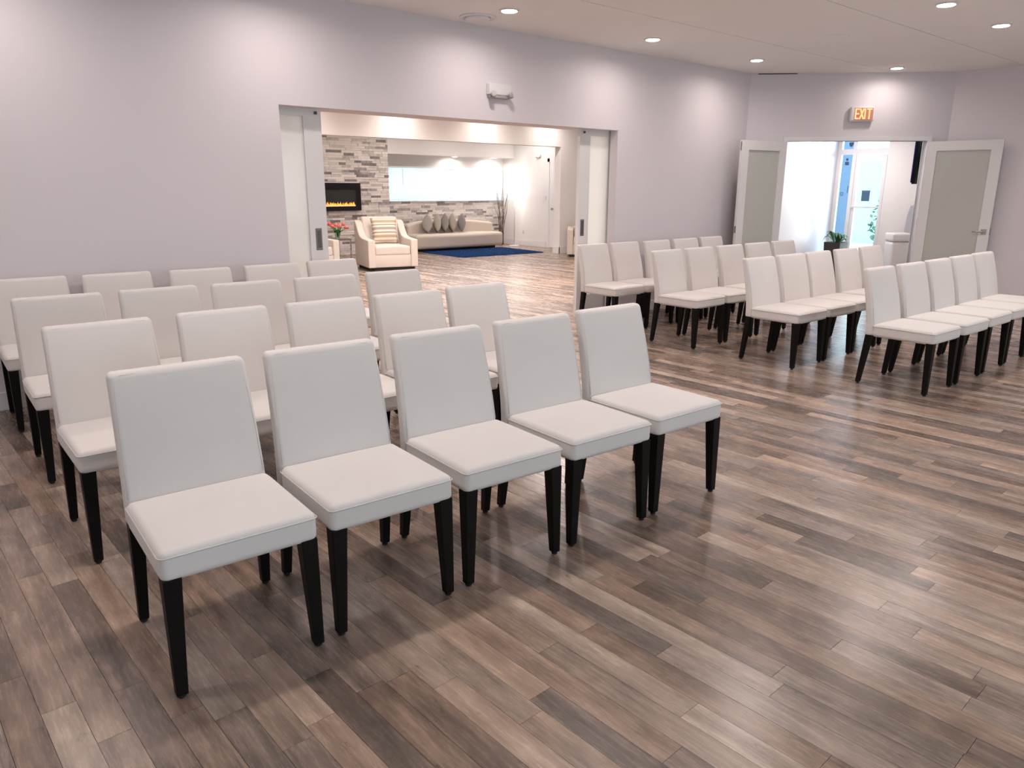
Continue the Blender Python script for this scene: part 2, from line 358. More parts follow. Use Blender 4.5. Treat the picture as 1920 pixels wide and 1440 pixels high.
# ceiling: boards with thin open joints
bm = bmesh.new(); box(bm, -3.12, XC+.12, -3.12, YA+.31, ZC+.02, ZC+.1)
ceiling = struct(finish('ceiling', bm, dark_m), 'dull off-white ceiling of large boards with thin joints')
ys = [YA] + [4.735 - 1.325*i for i in range(0, 6)] + [-3.0]
for i in range(len(ys)-1):
    y1, y0 = ys[i]-(0 if i == 0 else .005), ys[i+1]+.005
    x = -3.0 - random.random()*2
    while x < XC:
        x1 = min(x+3.9, XC+0.02); xa = max(x, -3.0)
        if x1 > xa+.02:
            bmp = bmesh.new(); box(bmp, xa+.0003, x1-.0003, y0, y1, ZC, ZC+.018); finish('ceiling_board', bmp, ceil_m, ceiling)
        x += 3.9
# dark joint where the diagonal wall meets the ceiling
finish('open_joint', bbox(2.05, 2.56, -.006, 0, ZC-.011, ZC-.001, M=BM), dark_m, ceiling)

# ------------------------------------------------------------------ floor: strips of laminate
bm = bmesh.new(); box(bm, -3.12, SX+.1, -3.12, YA+.31, -.1, -.008); box(bm, 0.88, XR+.12, YA+.31, YL+.12, -.1, -.008)
floor = struct(finish('floor', bm, dark_m), 'wood-look laminate floor of mixed brown and grey strips')
TH = R(1.7); AL = Vector((-math.sin(TH), math.cos(TH), 0)); AC = Vector((math.cos(TH), math.sin(TH), 0)); PW = 0.0928
def inside(x, y):
    if y < YA+.31: return -3.05 < x < SX and y > -3.05 and not (x > XC+.08 and y < 4.25)
    return 1.0 < x < XR and y < YL
planks = []
for ci in range(-38, 155):
    a0 = 1.238 + ci*PW; lx = -3.4 + random.random()*1.0; ln = 0
    while lx < 16.9:
        ln = random.choice((0.42, 0.55, 0.68, 0.82, 0.95, 1.1, 1.25)) * random.uniform(.9, 1.1)
        mid = AC*(a0+PW/2) + AL*(lx+ln/2)
        if inside(mid.x, mid.y):
            u, v, z = px((mid.x, mid.y, 0))
            vis = z > .3 and -250 < u < 2170 and -100 < v < 1700
            if mid.y > YA+.4 and not (0.4*mid.y < mid.x < 1.05*mid.y): vis = False
            planks.append((-(1/(z*z)) if vis else z, a0, lx, ln))
        lx += ln
planks.sort(key=lambda p: p[0])
tones = (.22, .28, .36, .42, .46, .50, .54, .58, .64, .72)
def plank_verts(a0, l0, ln, z1=0.0):
    g = 0.0006; out = []
    for z in (-.008, z1):
        for a, l in ((a0+g, l0+g), (a0+PW-g, l0+g), (a0+PW-g, l0+ln-g), (a0+g, l0+ln-g)):
            p = AC*a + AL*l; out.append((p.x, p.y, z))
    return out
PF = [(4,5,6,7), (0,1,5,4), (1,2,6,5), (2,3,7,6), (3,0,4,7)]
def plank_obj(name, items):
    V, Fc, T, S = [], [], [], []
    for _, a0, l0, ln in items:
        b = len(V); V += plank_verts(a0, l0, ln, -random.random()*0.0003); Fc += [tuple(b+i for i in f) for f in PF]
        t = random.choice(tones)+random.uniform(-.04, .04); s = random.random()*40; T += [t]*5; S += [s]*5
    me = bpy.data.meshes.new(name); me.from_pydata(V, [], Fc); me.materials.append(plank_m)
    me.attributes.new('tone', 'FLOAT', 'FACE').data.foreach_set('value', T); me.attributes.new('seed', 'FLOAT', 'FACE').data.foreach_set('value', S)
    me.update(); o = bpy.data.objects.new(name, me); C.objects.link(o); o.parent = floor; return o
for p in planks[:300]: plank_obj('plank', [p])
plank_obj('plank_field', planks[300:])['kind'] = 'stuff'

# ------------------------------------------------------------------ recessed downlights
def ring(bm, r0, r1, z0, z1, n=28): lathe(bm, [(r0, z1), (r0, z0), (r1, z0), (r1, z1)], n)
dl_mesh = {}
def downlight(x, y, z, label, group, power, cone=165, col=WARM):
    t = thing('recessed_downlight', label, 'ceiling light', (x, y, z), 0, group)
    if not dl_mesh:
        b = bmesh.new(); lathe(b, [(.066, -.006), (.070, -.010), (.084, -.008), (.088, -.001)], 28)
        o = finish('trim_ring', b, white_m, t, True); dl_mesh['t'] = o.data
        b = bmesh.new(); lathe(b, [(.001, -.0125), (.066, -.0125), (.067, -.008)], 28); o = finish('lens', b, lens_m, t); dl_mesh['l'] = o.data
    else:
        for n_, k in (('trim_ring', 't'), ('lens', 'l')):
            o = bpy.data.objects.new(n_, dl_mesh[k]); C.objects.link(o); o.parent = t
    ld = bpy.data.lights.new('downlight_beam', 'AREA'); ld.shape = 'DISK'; ld.size = 0.13; ld.energy = power; ld.spread = R(cone); ld.color = col
    lo = bpy.data.objects.new('downlight_beam', ld); C.objects.link(lo); lo.parent = t; lo.location = (0, 0, -.03)
    return t
HG = 'recessed hall downlights'
for x, lab in ((-1.28, 'recessed downlight near the left wall'), (.66, 'recessed downlight above the left end of the back row'), (2.60, 'recessed downlight above the left edge of the wide opening'),
               (4.545, 'lit recessed downlight beside the round ceiling diffuser'), (6.488, 'lit recessed downlight above right end of the wide opening'), (8.426, 'lit recessed downlight above the left exit door leaf')):
    downlight(x, 5.39, ZC, lab, HG, HALL_W)
downlight(10.28, 4.543, ZC, 'lit recessed downlight right above the exit sign', HG, HALL_W*.5)
downlight(7.15, 2.82, ZC, 'lit recessed downlight, topmost at right edge of the ceiling', HG, HALL_W*2)
downlight(8.41, 2.80, ZC, 'lit recessed downlight, farther of the pair at upper right', HG, HALL_W*2)
for x, y, k in ((-.9, 2.86, 1.9), (1.1, 2.86, 1.9), (3.1, 2.86, 1.9), (5.1, 2.86, 2.1), (1.0, .3, .7), (4.0, .3, 1.2), (7.0, .3, 2.0), (9.6, .3, 2.2), (9.8, -1.8, 1.5), (3.0, -1.8, 1)):
    downlight(x, y, ZC, 'recessed hall downlight outside the picture', 'hall downlights out of view', HALL_W*k)
for x, y in ((8.06, 12.42), (10.18, 12.42), (11.97, 12.42), (5.9, 12.42)):
    downlight(x, y, ZL, 'recessed lounge downlight washing the beam', 'lounge downlights along the beam', LOUNGE_W*.4, 175)
for x, y in ((4.0, 8.2), (6.0, 8.2), (8.0, 8.2), (5.0, 10.3), (7.2, 10.3), (9.4, 10.3), (7.6, 14.4), (9.4, 14.6), (11.2, 14.6), (12.8, 14.6)):
    downlight(x, y, ZL, 'recessed downlight in the lounge ceiling', 'lounge downlights out of view', LOUNGE_W*(.55 if y > 14 else 2.1))
for x, lab in ((11.69, 'lit soffit downlight over the middle of the blinds'), (12.95, 'lit soffit downlight over the right end of the blinds')):
    downlight(x, 16.02, 2.285, lab, 'soffit downlights above the window', 10)
downlight(11.3, 5.5, 2.5, 'unseen downlight added to brighten the lobby', None, 20, 170)  # unseen fill lamp, added to lift the lobby walls and entrance frames

# ------------------------------------------------------------------ upholstered chairs
def lean(z): return 0.095*max(0.0, (z-.46)/.445)**1.35
def chair_proto():
    t = thing('upholstered_chair', 'chair', 'chair')
    def dseat(x, y, z):
        fx, fy = x/.239, y/.231
        if z > .02: z += .010*(1-fx*fx)*(1-fy*fy)
        return (x, y-.046, z+.439)
    seat = finish('seat', rbox(.239, .231, .050, .024, 6, 4, dseat), fabric_m, t, True)
    b = bmesh.new(); hx, hy, r = .2405, .2325, .020; pts = []
    for cx, cy, a0 in ((hx-r, hy-r, 0), (-hx+r, hy-r, 90), (-hx+r, -hy+r, 180), (hx-r, -hy+r, 270)):
        for i in range(5): a = R(a0+22.5*i); pts.append((cx+r*math.cos(a), cy-.046+r*math.sin(a), .4705))
    tube(b, pts, .0024, 5, True); finish('seam', b, piping_m, seat, True)
    def dback(x, y, z):
        zz = z+.6475; k = max(0, (zz-.46)/.445); th = 1.0 - .18*k
        return (x*(1-.055*k), .212 + y*th + lean(zz) - .006*(1-(x/.237)**2)*(1 if y < 0 else 0)*(0 if k <= 0 else 1), zz)
    back = finish('backrest', rbox(.237, .033, .2575, .021, 8, 4, dback), fabric_m, t, True)
    b = bmesh.new(); pts = []
    for z in [.49+.02*i for i in range(20)]: pts.append((-.2375, z))
    loop = [(-.235, .50), (-.2345, .60), (-.2335, .70), (-.2315, .80), (-.2285, .87), (-.220, .892), (-.205, .9025)]
    loop = loop + [(-x, z) for x, z in loop[::-1]]
    tube(b, [(x*.968*(1-.055*max(0, (z-.46)/.445)), .212-.0325*(1-.18*max(0, (z-.46)/.445))+lean(z)-.0015, z-.007) for x, z in loop], .0017, 5); finish('seam', b, piping_m, back, True)
    def leg(tx, ty, bx, by, ts, bs):
        b = bmesh.new(); V = []
        for cx, cy, s, z in ((bx, by, bs, .012), (tx, ty, ts, .400)):
            V.append([b.verts.new((cx+sx*s/2, cy+sy*s/2, z)) for sx, sy in ((-1,-1),(1,-1),(1,1),(-1,1))])
        b.faces.new(V[0][::-1]); b.faces.new(V[1])
        for j in range(4): b.faces.new((V[0][j], V[0][(j+1) % 4], V[1][(j+1) % 4], V[1][j]))
        bevel_all(b, .003, 2); l = finish('leg', b, black_m, t)
        b = bmesh.new(); lathe(b, [(.010, 0), (.013, .003), (.013, .014)], 10, (bx, by)); finish('glide', b, glide_m, l)
    for s in (-1, 1):
        leg(s*.2085, -.247, s*.219, -.256, .054, .034); leg(s*.211, .212, s*.219, .256, .048, .032)
    return t
proto = chair_proto()
L1 = [(0.724, 2.368, -3.0), (1.252, 2.350, -3.2), (1.789, 2.327, -3.4), (2.328, 2.305, -3.0), (2.858, 2.294, -2.2)]
ROWS = [
 ('left block', 'front row', L1),
 ('left block', 'second row', [(.718, 3.465, -.8), (1.285, 3.475, -1), (1.83, 3.445, -1.5), (2.35, 3.425, -2), (2.88, 3.455, -1.5)]),
 ('left block', 'third row', [(.737, 4.56, -1.8), (1.28, 4.56, -1.5), (1.805, 4.52, -2), (2.35, 4.49, -2), (2.905, 4.50, -1.5)]),
 ('left block', 'back row', [(.75, 5.648, -2), (1.29, 5.60, -1), (1.85, 5.53, -1), (2.41, 5.53, -1), (2.96, 5.575, -1.5)]),
 ('right block', 'front row', [(6.055, 2.319, -1.8), (6.617, 2.306, -1.8), (7.18, 2.306, -1), (7.74, 2.31, -1.5), (8.32, 2.32, -1.5)]),
 ('right block', 'second row', [(6.080, 3.405, -1.8), (6.613, 3.400, -1.7), (7.13, 3.40, -1), (7.71, 3.40, -1), (8.285, 3.41, -1)]),
 ('right block', 'third row', [(6.095, 4.455, 0), (6.625, 4.45, -1), (7.185, 4.45, -.5), (7.755, 4.46, -1), (8.32, 4.47, -1)]),
 ('right block', 'back row', [(6.105, 5.49, 0), (6.625, 5.48, 0), (7.145, 5.44, -1), (7.71, 5.45, -2), (8.29, 5.47, 0)])]
ORD = ['leftmost', 'second from left', 'middle one', 'fourth from left', 'rightmost']
first = True
for blk, row, spots in ROWS:
    for k, (x, y, a) in enumerate(spots):
        c = proto if first else copy_tree(proto); first = False
        c.location = (x, y, 0); c.rotation_euler = (0, 0, R(a))
        tag(c, 'white padded chair with black legs, %s, %s of %s' % (ORD[k], row, blk), 'chair', 'white chairs, %s of %s' % (row, blk))

# ------------------------------------------------------------------ sliding doors in the wide opening
def sliding_door(x0, x1, lead_right, name, label):
    d = thing(name, label, 'sliding door', ((x0+x1)/2, YA+.16, 0)); y0, y1 = YA+.138, YA+.182; sw = .165
    b = bmesh.new(); cx, cy = (x0+x1)/2, YA+.16
    for a in ((x0, x0+sw, .012, 2.19), (x1-sw, x1, .012, 2.19), (x0+sw, x1-sw, 2.088, 2.19), (x0+sw, x1-sw, .012, .27)):
        box(b, a[0]-cx, a[1]-cx, y0-cy, y1-cy, a[2], a[3])
    finish('door_frame', b, wall_m if False else white_m, d)
    finish('glass_panel', bbox(x0+sw-cx-.005, x1-sw-cx+.005, -.006, .006, .265, 2.093), frostw_m, d)
    hx = (x1-.085 if lead_right else x0+.065)-cx
    p = finish('flush_pull', bbox(hx-.03, hx+.03, y0-cy-.004, y0-cy+.004, .965, 1.155, b=.003), pull_m, d)
    finish('recess', bbox(hx-.018, hx+.018, y0-cy-.0045, y0-cy-.003, .985, 1.135), mat('dark_recess', (.13,.12,.12), .5, metal=.5), p)
    for bx in ((x1-.05 if lead_right else x0+.06)-cx,):
        finish('top_guide', bbox(bx-.012, bx+.012, y0-cy-.012, y0-cy, 2.105, 2.128), mat('dark_bracket', (.08,.075,.075), .5), d)
    return d
sliding_door(1.97, 3.10, True, 'sliding_door', 'white sliding door with frosted glass, left side of wide opening')
sliding_door(6.262, 7.40, False, 'sliding_door', 'white sliding door with frosted glass, right side of wide opening')

# ------------------------------------------------------------------ exit double doors
def swing_door(hinge, end, label, lever, bolt):
    h, e = Vector((*hinge, 0)), Vector((*end, 0)); W = (e-h).length; ang = math.atan2((e-h).y, (e-h).x)
    d = thing('glazed_door', label, 'door', (h.x, h.y, 0), ang); st = .125
    b = bmesh.new(); T = .021
    for a in ((0, st, .012, 2.12), (W-st, W, .012, 2.12), (st, W-st, 2.0, 2.12), (st, W-st, .012, .25)): box(b, a[0], a[1], -T, T, a[2], a[3])
    finish('door_frame', b, white_m, d)
    finish('glass_panel', bbox(st-.006, W-st+.006, -.006, .006, .244, 2.006), frost_m, d)
    side = lever
    if lever:
        p = finish('handle_plate', bbox(W-.095, W-.03, side*T, side*(T+.012), .94, 1.005, b=.002) if side > 0 else bbox(W-.095, W-.03, -(T+.012), -T, .94, 1.005, b=.002), metal_m, d)
        bb = bmesh.new(); tube(bb, [(W-.062, side*(T+.01), .972), (W-.062, side*(T+.05), .972), (W-.075, side*(T+.055), .972), (W-.19, side*(T+.055), .972)], .009, 8)
        finish('lever', bb, metal_m, p, True)
    finish('latch_plate', bbox(W-.0005, W+.0015, -.012, .012, .93, 1.02), pull_m, d)
    if bolt: finish('flush_bolt', bbox(W-.0005, W+.0018, -.008, .008, 1.99, 2.10), pull_m, d)
    for z in (.25, 1.07, 1.88):
        bb = bmesh.new(); lathe(bb, [(.007, z-.045), (.007, z+.045)], 10, (-.004, 0)); finish('hinge', bb, metal_m, d, True)
    return d
swing_door((9.685, 5.640), (8.85, 5.785), 'white open door leaf with frosted glass, left of the exit doorway', 0, True)
swing_door((10.985, 4.320), (11.105, 3.455), 'white open door leaf with frosted glass and lever, right of exit doorway', -1, False)

# ------------------------------------------------------------------ exit sign, emergency lights, ceiling fittings
E_ = thing('exit_sign', 'lit red EXIT sign on the wall above double doorway', 'exit sign', BP + BU*1.17 + Vector((0, 0, 2.475)), R(135)+math.pi)
# local frame: x to the viewer's right along the wall, -y towards the room
E_.matrix_world = Matrix(((-BU.x, BN.x, 0, E_.location.x), (-BU.y, BN.y, 0, E_.location.y), (0, 0, 1, E_.location.z), (0, 0, 0, 1)))
finish('housing', rbox(.155, .032, .095, .022, 2, 3, lambda x, y, z: (x, y-.032, z)), plastic_m, E_, True)
finish('face_panel', bbox(-.105, .135, -.0665, -.0635, -.075, .080), exitface_m, E_)
b = bmesh.new(); YF0, YF1 = -.072, -.0668; H0, H1, sw = -.066, .070, .0165
def stroke(p, q, w_=sw):
    p, q = Vector(p), Vector(q); d = (q-p).normalized(); n = Vector((-d.y, d.x))*w_/2
    prism(b, [tuple(p+n), tuple(p-n), tuple(q-n), tuple(q+n)], YF0, YF1, 'y')
xE, xX, xI, xT = -.098, -.036, .030, .052
stroke((xE+sw/2, H0), (xE+sw/2, H1))
for z in (H0+sw/2, (H0+H1)/2, H1-sw/2): stroke((xE+sw, z), (xE+.052, z))
stroke((xX, H0), (xX+.050, H1)); stroke((xX, H1), (xX+.050, H0)); stroke((xI, H0), (xI, H1))
stroke((xT, H1-sw/2), (xT+.068, H1-sw/2)); stroke((xT+.034, H0), (xT+.034, H1-sw))
finish('exit_lettering', b, exit_m, E_)['label'] = 'glowing red letters EXIT'

def emergency(loc, rz, label, s=1.0):
    t = thing('emergency_light', label, 'emergency light', loc, rz)
    finish('housing', bbox(-.138*s, .138*s, -.055*s, 0, -.035*s, .070*s, b=.008*s), plastic_m, t)
    finish('lower_tray', bbox(-.125*s, .125*s, -.05*s, 0, -.062*s, -.035*s, b=.005*s), gplastic_m, t)
    for sx in (-1, 1):
        bb = bmesh.new(); lathe(bb, [(.016*s, -.02*s), (.029*s, .008*s), (.030*s, .024*s), (.027*s, .026*s)], 18)
        bb.transform(Matrix.Translation((sx*.105*s, -.075*s, -.035*s)) @ Matrix.Rotation(R(70), 4, 'X') @ Matrix.Rotation(R(25*sx), 4, 'Y'))
        h = finish('lamp_head', bb, gplastic_m, t, True)
        bb = bmesh.new(); lathe(bb, [(.001, .0265*s), (.023*s, .0265*s), (.023*s, .029*s)], 18)
        bb.transform(Matrix.Translation((sx*.105*s, -.075*s, -.035*s)) @ Matrix.Rotation(R(70), 4, 'X') @ Matrix.Rotation(R(25*sx), 4, 'Y'))
        finish('lamp_lens', bb, gplastic_m, h)
    return t
emergency((4.94, YA, 2.42), 0, 'white twin-head emergency light on the wall above wide opening')
emergency((XR, 14.80, 2.30), R(-90), 'small twin-head emergency light high on the lounge right wall', .55)
t = thing('ceiling_diffuser', 'round white air diffuser at ceiling edge beside a downlight', 'air vent', (4.50, 5.78, ZC))
b = bmesh.new(); lathe(b, [(.13, -.002), (.135, -.012), (.165, -.010), (.17, 0)], 32); finish('outer_ring', b, white_m, t, True)
b = bmesh.new(); lathe(b, [(.03, -.030), (.10, -.026), (.115, -.018), (.115, -.004)], 32); finish('centre_disc', b, white_m, t, True)
t = thing('ceiling_speaker', 'flush round speaker grille in the ceiling, unlit', 'speaker', (7.77, 4.07, ZC))
b = bmesh.new(); lathe(b, [(.10, -.003), (.105, -.007), (.118, -.006), (.12, 0)], 32); finish('rim', b, ceil_m, t, True)
b = bmesh.new(); lathe(b, [(.001, -.004), (.09, -.004), (.1, -.002)], 32); finish('grille', b, ceil_m, t)

# ------------------------------------------------------------------ lobby and storefront
def frame_box(b, y0, y1, z0, z1, t=.05): box(b, SX, SX+t, y0, y1, z0, z1)
st = thing('storefront', 'white framed glass entrance beyond the exit doorway', 'storefront', (SX, 5.72, 0))
b = bmesh.new(); o0 = Vector((SX, 5.72, 0))
for y0, y1, z0, z1 in ((6.10, 6.163, 0, 2.62), (5.855, 5.915, 0, 2.62), (5.30, 5.36, 0, 2.62), (5.36, 5.855, 2.04, 2.125), (5.915, 6.10, 2.04, 2.125), (5.36, 5.855, 2.55, 2.62), (5.915, 6.10, 2.55, 2.62), (5.915, 6.10, 0, .08)): box(b, 0, .05, y0-o0.y, y1-o0.y, z0, z1)
finish('frame', b, white_m, st)
finish('side_pane', bbox(.02, .028, 5.905-o0.y, 6.105-o0.y, .07, 2.05), tinted_m, st)
finish('transom_pane', bbox(.02, .028, 5.35-o0.y, 6.105-o0.y, 2.115, 2.56), tinted_m, st)
en = thing('entrance_door', 'white framed glass entrance door standing behind potted plant', 'door', (SX, 5.61, 0)); b = bmesh.new()
for y0, y1, z0, z1 in ((5.365, 5.415, .01, 2.035), (5.80, 5.85, .01, 2.035), (5.415, 5.80, 1.97, 2.035), (5.415, 5.80, .01, .12)): box(b, .002, .045, y0-5.61, y1-5.61, z0, z1)
finish('door_frame', b, white_m, en); finish('glass_panel', bbox(.02, .028, 5.405-5.61, 5.81-5.61, .11, 1.98), clear_m, en)
finish('push_bar', bbox(-.03, .002, 5.42-5.61, 5.845-5.61, 1.215, 1.24, b=.004), plastic_m, en)
# decals on the glass
def decal(name, y, z, shapes, label):
    b = bmesh.new()
    for s in shapes: prism(b, s, -.002, 0.0, 'x')
    o = finish(name, b, decal_m, None, False, (SX+.0195, y, z)); return tag(o, label, 'window decal')
circ = lambda cy, cz, r, a0=0, a1=360, n=16: [(cy+r*math.cos(R(a0+(a1-a0)*i/n)), cz+r*math.sin(R(a0+(a1-a0)*i/n))) for i in range(n)]
rrect = [(-.034, -.075), (.022, -.075), (.032, -.062), (.034, -.022), (-.026, -.022), (-.034, -.034)]
decal('figure_decal', 6.005, 1.955, [circ(0, .012, .022), rrect], 'dark round-headed figure symbol on the side glass panel')
decal('shield_decal', 5.965, 2.20, [[(.036, .03), (-.036, .03), (-.036, -.005), (-.018, -.034), (0, -.042), (.018, -.034), (.036, -.005)]], 'dark shield shaped symbol on the transom glass')
decal('bar_decal', 5.945, 1.50, [[(-.007, -.055), (.007, -.055), (.007, .055), (-.007, .055)]], 'short dark vertical bar on the side glass panel')
decal('square_decal', 6.035, 1.425, [[(-.024, -.03), (-.014, -.03), (-.014, .03), (-.024, .03)], [(.014, -.03), (.024, -.03), (.024, .03), (.014, .03)], [(-.014, .018), (.014, .018), (.014, .03), (-.014, .03)], [(-.005, -.03), (.005, -.03), (.005, .002), (-.005, .002)]], 'small square emblem on the side glass panel')
decal('seven_decal', 5.50, .93, [[(-.022, .03), (.022, .03), (.022, .018), (-.022, .018)], [(-.022, .02), (-.008, .02), (.016, -.04), (.004, -.04)]], 'small dark numeral 7 low on the glass door')
mb = thing('mailbox', 'dark blue-grey mailbox hung on the glass door', 'mailbox', (SX+.047, 5.655, 1.41))
b = bmesh.new(); prism(b, [(0, -.09), (.08, -.09), (.10, .05), (.0, .07)], -.065, .065, 'y'); finish('body', b, mat('mailbox_paint', (.07, .12, .22), .5, vary=.1), mb)
finish('lid', bbox(-.002, .115, -.072, .072, .06, .078, b=.004), mat('mailbox_lid', (.10, .17, .30), .45, vary=.1), mb)
# planter with leafy plant
pl = thing('potted_plant', 'leafy green plant in tall dark brown planter by the entrance', 'plant', (11.84, 5.85, 0))
b = bmesh.new(); vs = []
for s, z in ((.10, 0), (.135, .68)): vs.append([b.verts.new((sx*s, sy*s, z)) for sx, sy in ((-1,-1),(1,-1),(1,1),(-1,1))])
b.faces.new(vs[0][::-1])
for j in range(4): b.faces.new((vs[0][j], vs[0][(j+1) % 4], vs[1][(j+1) % 4], vs[1][j]))
inn = [[b.verts.new((sx*s, sy*s, z)) for sx, sy in ((-1,-1),(1,-1),(1,1),(-1,1))] for s, z in ((.12, .68), (.115, .62))]
for j in range(4):
    b.faces.new((vs[1][j], vs[1][(j+1) % 4], inn[0][(j+1) % 4], inn[0][j])); b.faces.new((inn[0][j], inn[0][(j+1) % 4], inn[1][(j+1) % 4], inn[1][j]))
finish('planter', b, pot_m, pl); finish('soil', bbox(-.114, .114, -.114, .114, .61, .63), soil_m, pl)
def leafmesh(b, base, az, ln, rise, droop, wd):
    n = 7; d = Vector((math.cos(az), math.sin(az), 0)); sd = Vector((-d.y, d.x, 0)); rows = []
    for i in range(n+1):
        s = i/n; p = Vector(base) + d*ln*s*(1-.15*s) + Vector((0, 0, rise*math.sin(min(1, s*1.15)*math.pi*.62) - droop*s*s*s))
        wv = wd*math.sin(math.pi*min(1, .06+s*.94))**.8*(1 if s > .22 else .25+s*2)
        rows.append((b.verts.new(p-sd*wv+Vector((0,0,wv*.35))), b.verts.new(p), b.verts.new(p+sd*wv+Vector((0,0,wv*.35)))))
    for A, B in zip(rows, rows[1:]):
        for j in range(2): b.faces.new((A[j], A[j+1], B[j+1], B[j]))
for i in range(13):
    az = i*2.4 + random.uniform(-.3, .3); b = bmesh.new()
    leafmesh(b, (.03*math.cos(az), .03*math.sin(az), .63), az, random.uniform(.16, .27), random.uniform(.10, .24), random.uniform(0, .10), random.uniform(.022, .038)); finish('leaf', b, leaf_m, pl, True)
# white bin, grey rounded shape, television
bn = thing('waste_bin', 'tall white rounded bin with dark slot inside the lobby', 'bin', (11.765, 4.85, 0), R(45))
finish('body', rbox(.165, .15, .375, .05, 3, 4, lambda x, y, z: (x*(.94+.06*(z+.375)/.75), y*(.94+.06*(z+.375)/.75), z+.375)), bin_m, bn, True)
lid = finish('lid', rbox(.166, .151, .060, .03, 3, 4, lambda x, y, z: (x, y, z+.812)), bin_m, bn, True)
finish('slot', bbox(-.02, .15, -.03, .03, .866, .8715), scrblk_m, bn)
gc = thing('grey_rounded_shape', 'pale grey rounded shape showing above the white bin', 'chair', (12.015, 4.705, 0), R(60))
finish('backrest', rbox(.20, .035, .30, .06, 4, 4, lambda x, y, z: (x*(1-.35*max(0, z/.3)**2), y+.05*(x/.2)**2, z+.98)), greyfab_m, gc, True)
finish('seat', rbox(.22, .22, .04, .035, 3, 3, lambda x, y, z: (x, y-.02, z+.48)), greyfab_m, gc, True) if False else None
b = bmesh.new(); tube(b, [(0, .05, .02), (0, .05, .72)], .03, 10); finish('post', b, metal_m, gc, True)
b = bmesh.new(); lathe(b, [(.07, 0), (.07, .015), (.03, .03)], 24, (0, .05)); finish('base', b, metal_m, gc, True)
tv = thing('television', 'black flat television mounted high on the lobby side wall', 'television', (11.93, 4.72, 1.88))
finish('bezel', bbox(-.25, .30, -.02, .03, -.30, .36, b=.004), scrblk_m, tv)
finish('screen', bbox(-.285, .285, .030, .032, -.28, .345), mat('screen_reflect_glow', (.02, .02, .05), .2, emit=(.12, .10, .55), estr=.12), tv)  # weak purple emission stands in for a reflection on the dark screen
finish('wall_arm', bbox(-.06, .06, -.42, -.03, -.06, .06), glide_m, tv)
# outside
bm = bmesh.new(); box(bm, SX+.1, 40, -12, 10.9, -.12, -.02); struct(finish('ground', bm, ground_m))
tag(finish('neighbouring_wall', bbox(14.2, 14.4, 6.86, 10.5, -.02, 3.6), outblue_m), 'pale blue outside wall seen through the side glass', 'wall')
tag(finish('facing_building', bbox(22, 23, -8, 14, -.02, 2.3), outpale_m), 'pale outside wall seen through the glass entrance door', 'wall')
hd = thing('shrub', 'soft green shrub outside the glass entrance door', 'shrub', (15.5, 6.62, -.02))
b = bmesh.new()
for i in range(420):
    a, z = random.random()*6.283, random.random(); r = .38*math.sqrt(random.random())*math.sin(math.pi*(.15+.8*z)); p = Vector((r*math.cos(a), r*math.sin(a), .3+1.25*z))
    d = Vector((random.gauss(0,1), random.gauss(0,1), random.gauss(0,1))).normalized(); e = d.cross(Vector((.3,.5,.8))).normalized()
    b.faces.new([b.verts.new(p+d*.07), b.verts.new(p+e*.03), b.verts.new(p-d*.07), b.verts.new(p-e*.03)])
finish('foliage', b, hedge_m, hd)['kind'] = 'stuff'
b = bmesh.new(); tube(b, [(0, 0, 0), (.02, .01, .5), (0, 0, 1.2)], [.03, .025, .01], 7); finish('trunk', b, twig_m, hd, True)

# ------------------------------------------------------------------ lounge: stone walls
def stone_wall(name, x0, x1, yf, z0, z1, yback, label, seen, skip=None):
    root = finish(name, bbox(x0, x1, yf+.022, yback, z0, z1), mat('stone_backing', (.30, .28, .27), .9, vary=.25, vscale=10)); struct(root, label)
    stones = []; z = z1
    while z > z0+.01:
        h = random.choice((.048, .053, .058)); za = max(z0, z-h); x = x0 - random.random()*.25
        while x < x1-.01:
            ln = random.choice((.16, .21, .26, .31, .38)); xa, xb = max(x, x0), min(x+ln, x1)
            if xb-xa > .02: stones.append((xa, xb, za, z))
            x += ln
        z = za
    def rank(s):
        v = seen((s[0]+s[1])/2, (s[2]+s[3])/2); return 0 if v else 1
    stones.sort(key=rank)
    def mk(nm, items):
        V, Fc, T = [], [], []
        for xa, xb, za, zb in items:
            bI = len(V); pr = random.uniform(0, .016); g = .0012
            y = [yf + pr + random.uniform(0, .005) for _ in range(4)]
            q = [(xa+g, za+g), (xb-g, za+g), (xb-g, zb-g), (xa+g, zb-g)]
            V += [(p[0], y[i], p[1]) for i, p in enumerate(q)] + [(p[0], yf+.024, p[1]) for p in q]
            Fc += [tuple(bI+i for i in f) for f in ((0,1,2,3), (0,4,5,1), (1,5,6,2), (2,6,7,3), (3,7,4,0))]
            t = random.choice((.20, .40, .55, .66, .74, .78, .84, .88, .92, .98, 1.0)); T += [t]*5
        me = bpy.data.meshes.new(nm); me.from_pydata(V, [], Fc); me.materials.append(stone_m)
        me.attributes.new('tone', 'FLOAT', 'FACE').data.foreach_set('value', T); me.update()
        o = bpy.data.objects.new(nm, me); C.objects.link(o); o.parent = root; return o
    for s in stones[:300]: mk('stone', [s])
    if stones[300:]: mk('stone_field', stones[300:])['kind'] = 'stuff'
    return root
stone_wall('wall_fireplace', 6.85, 9.56, 15.75, 0, 2.80, YL, 'grey ledger stone chimney breast behind the fireplace', lambda x, z: x > 7.75 and z > .55)
stone_wall('wall_stone_low', 9.56, XR, YL-.03, 0, 1.175, YL, 'pale ledger stone below the blinds', lambda x, z: z > .60)

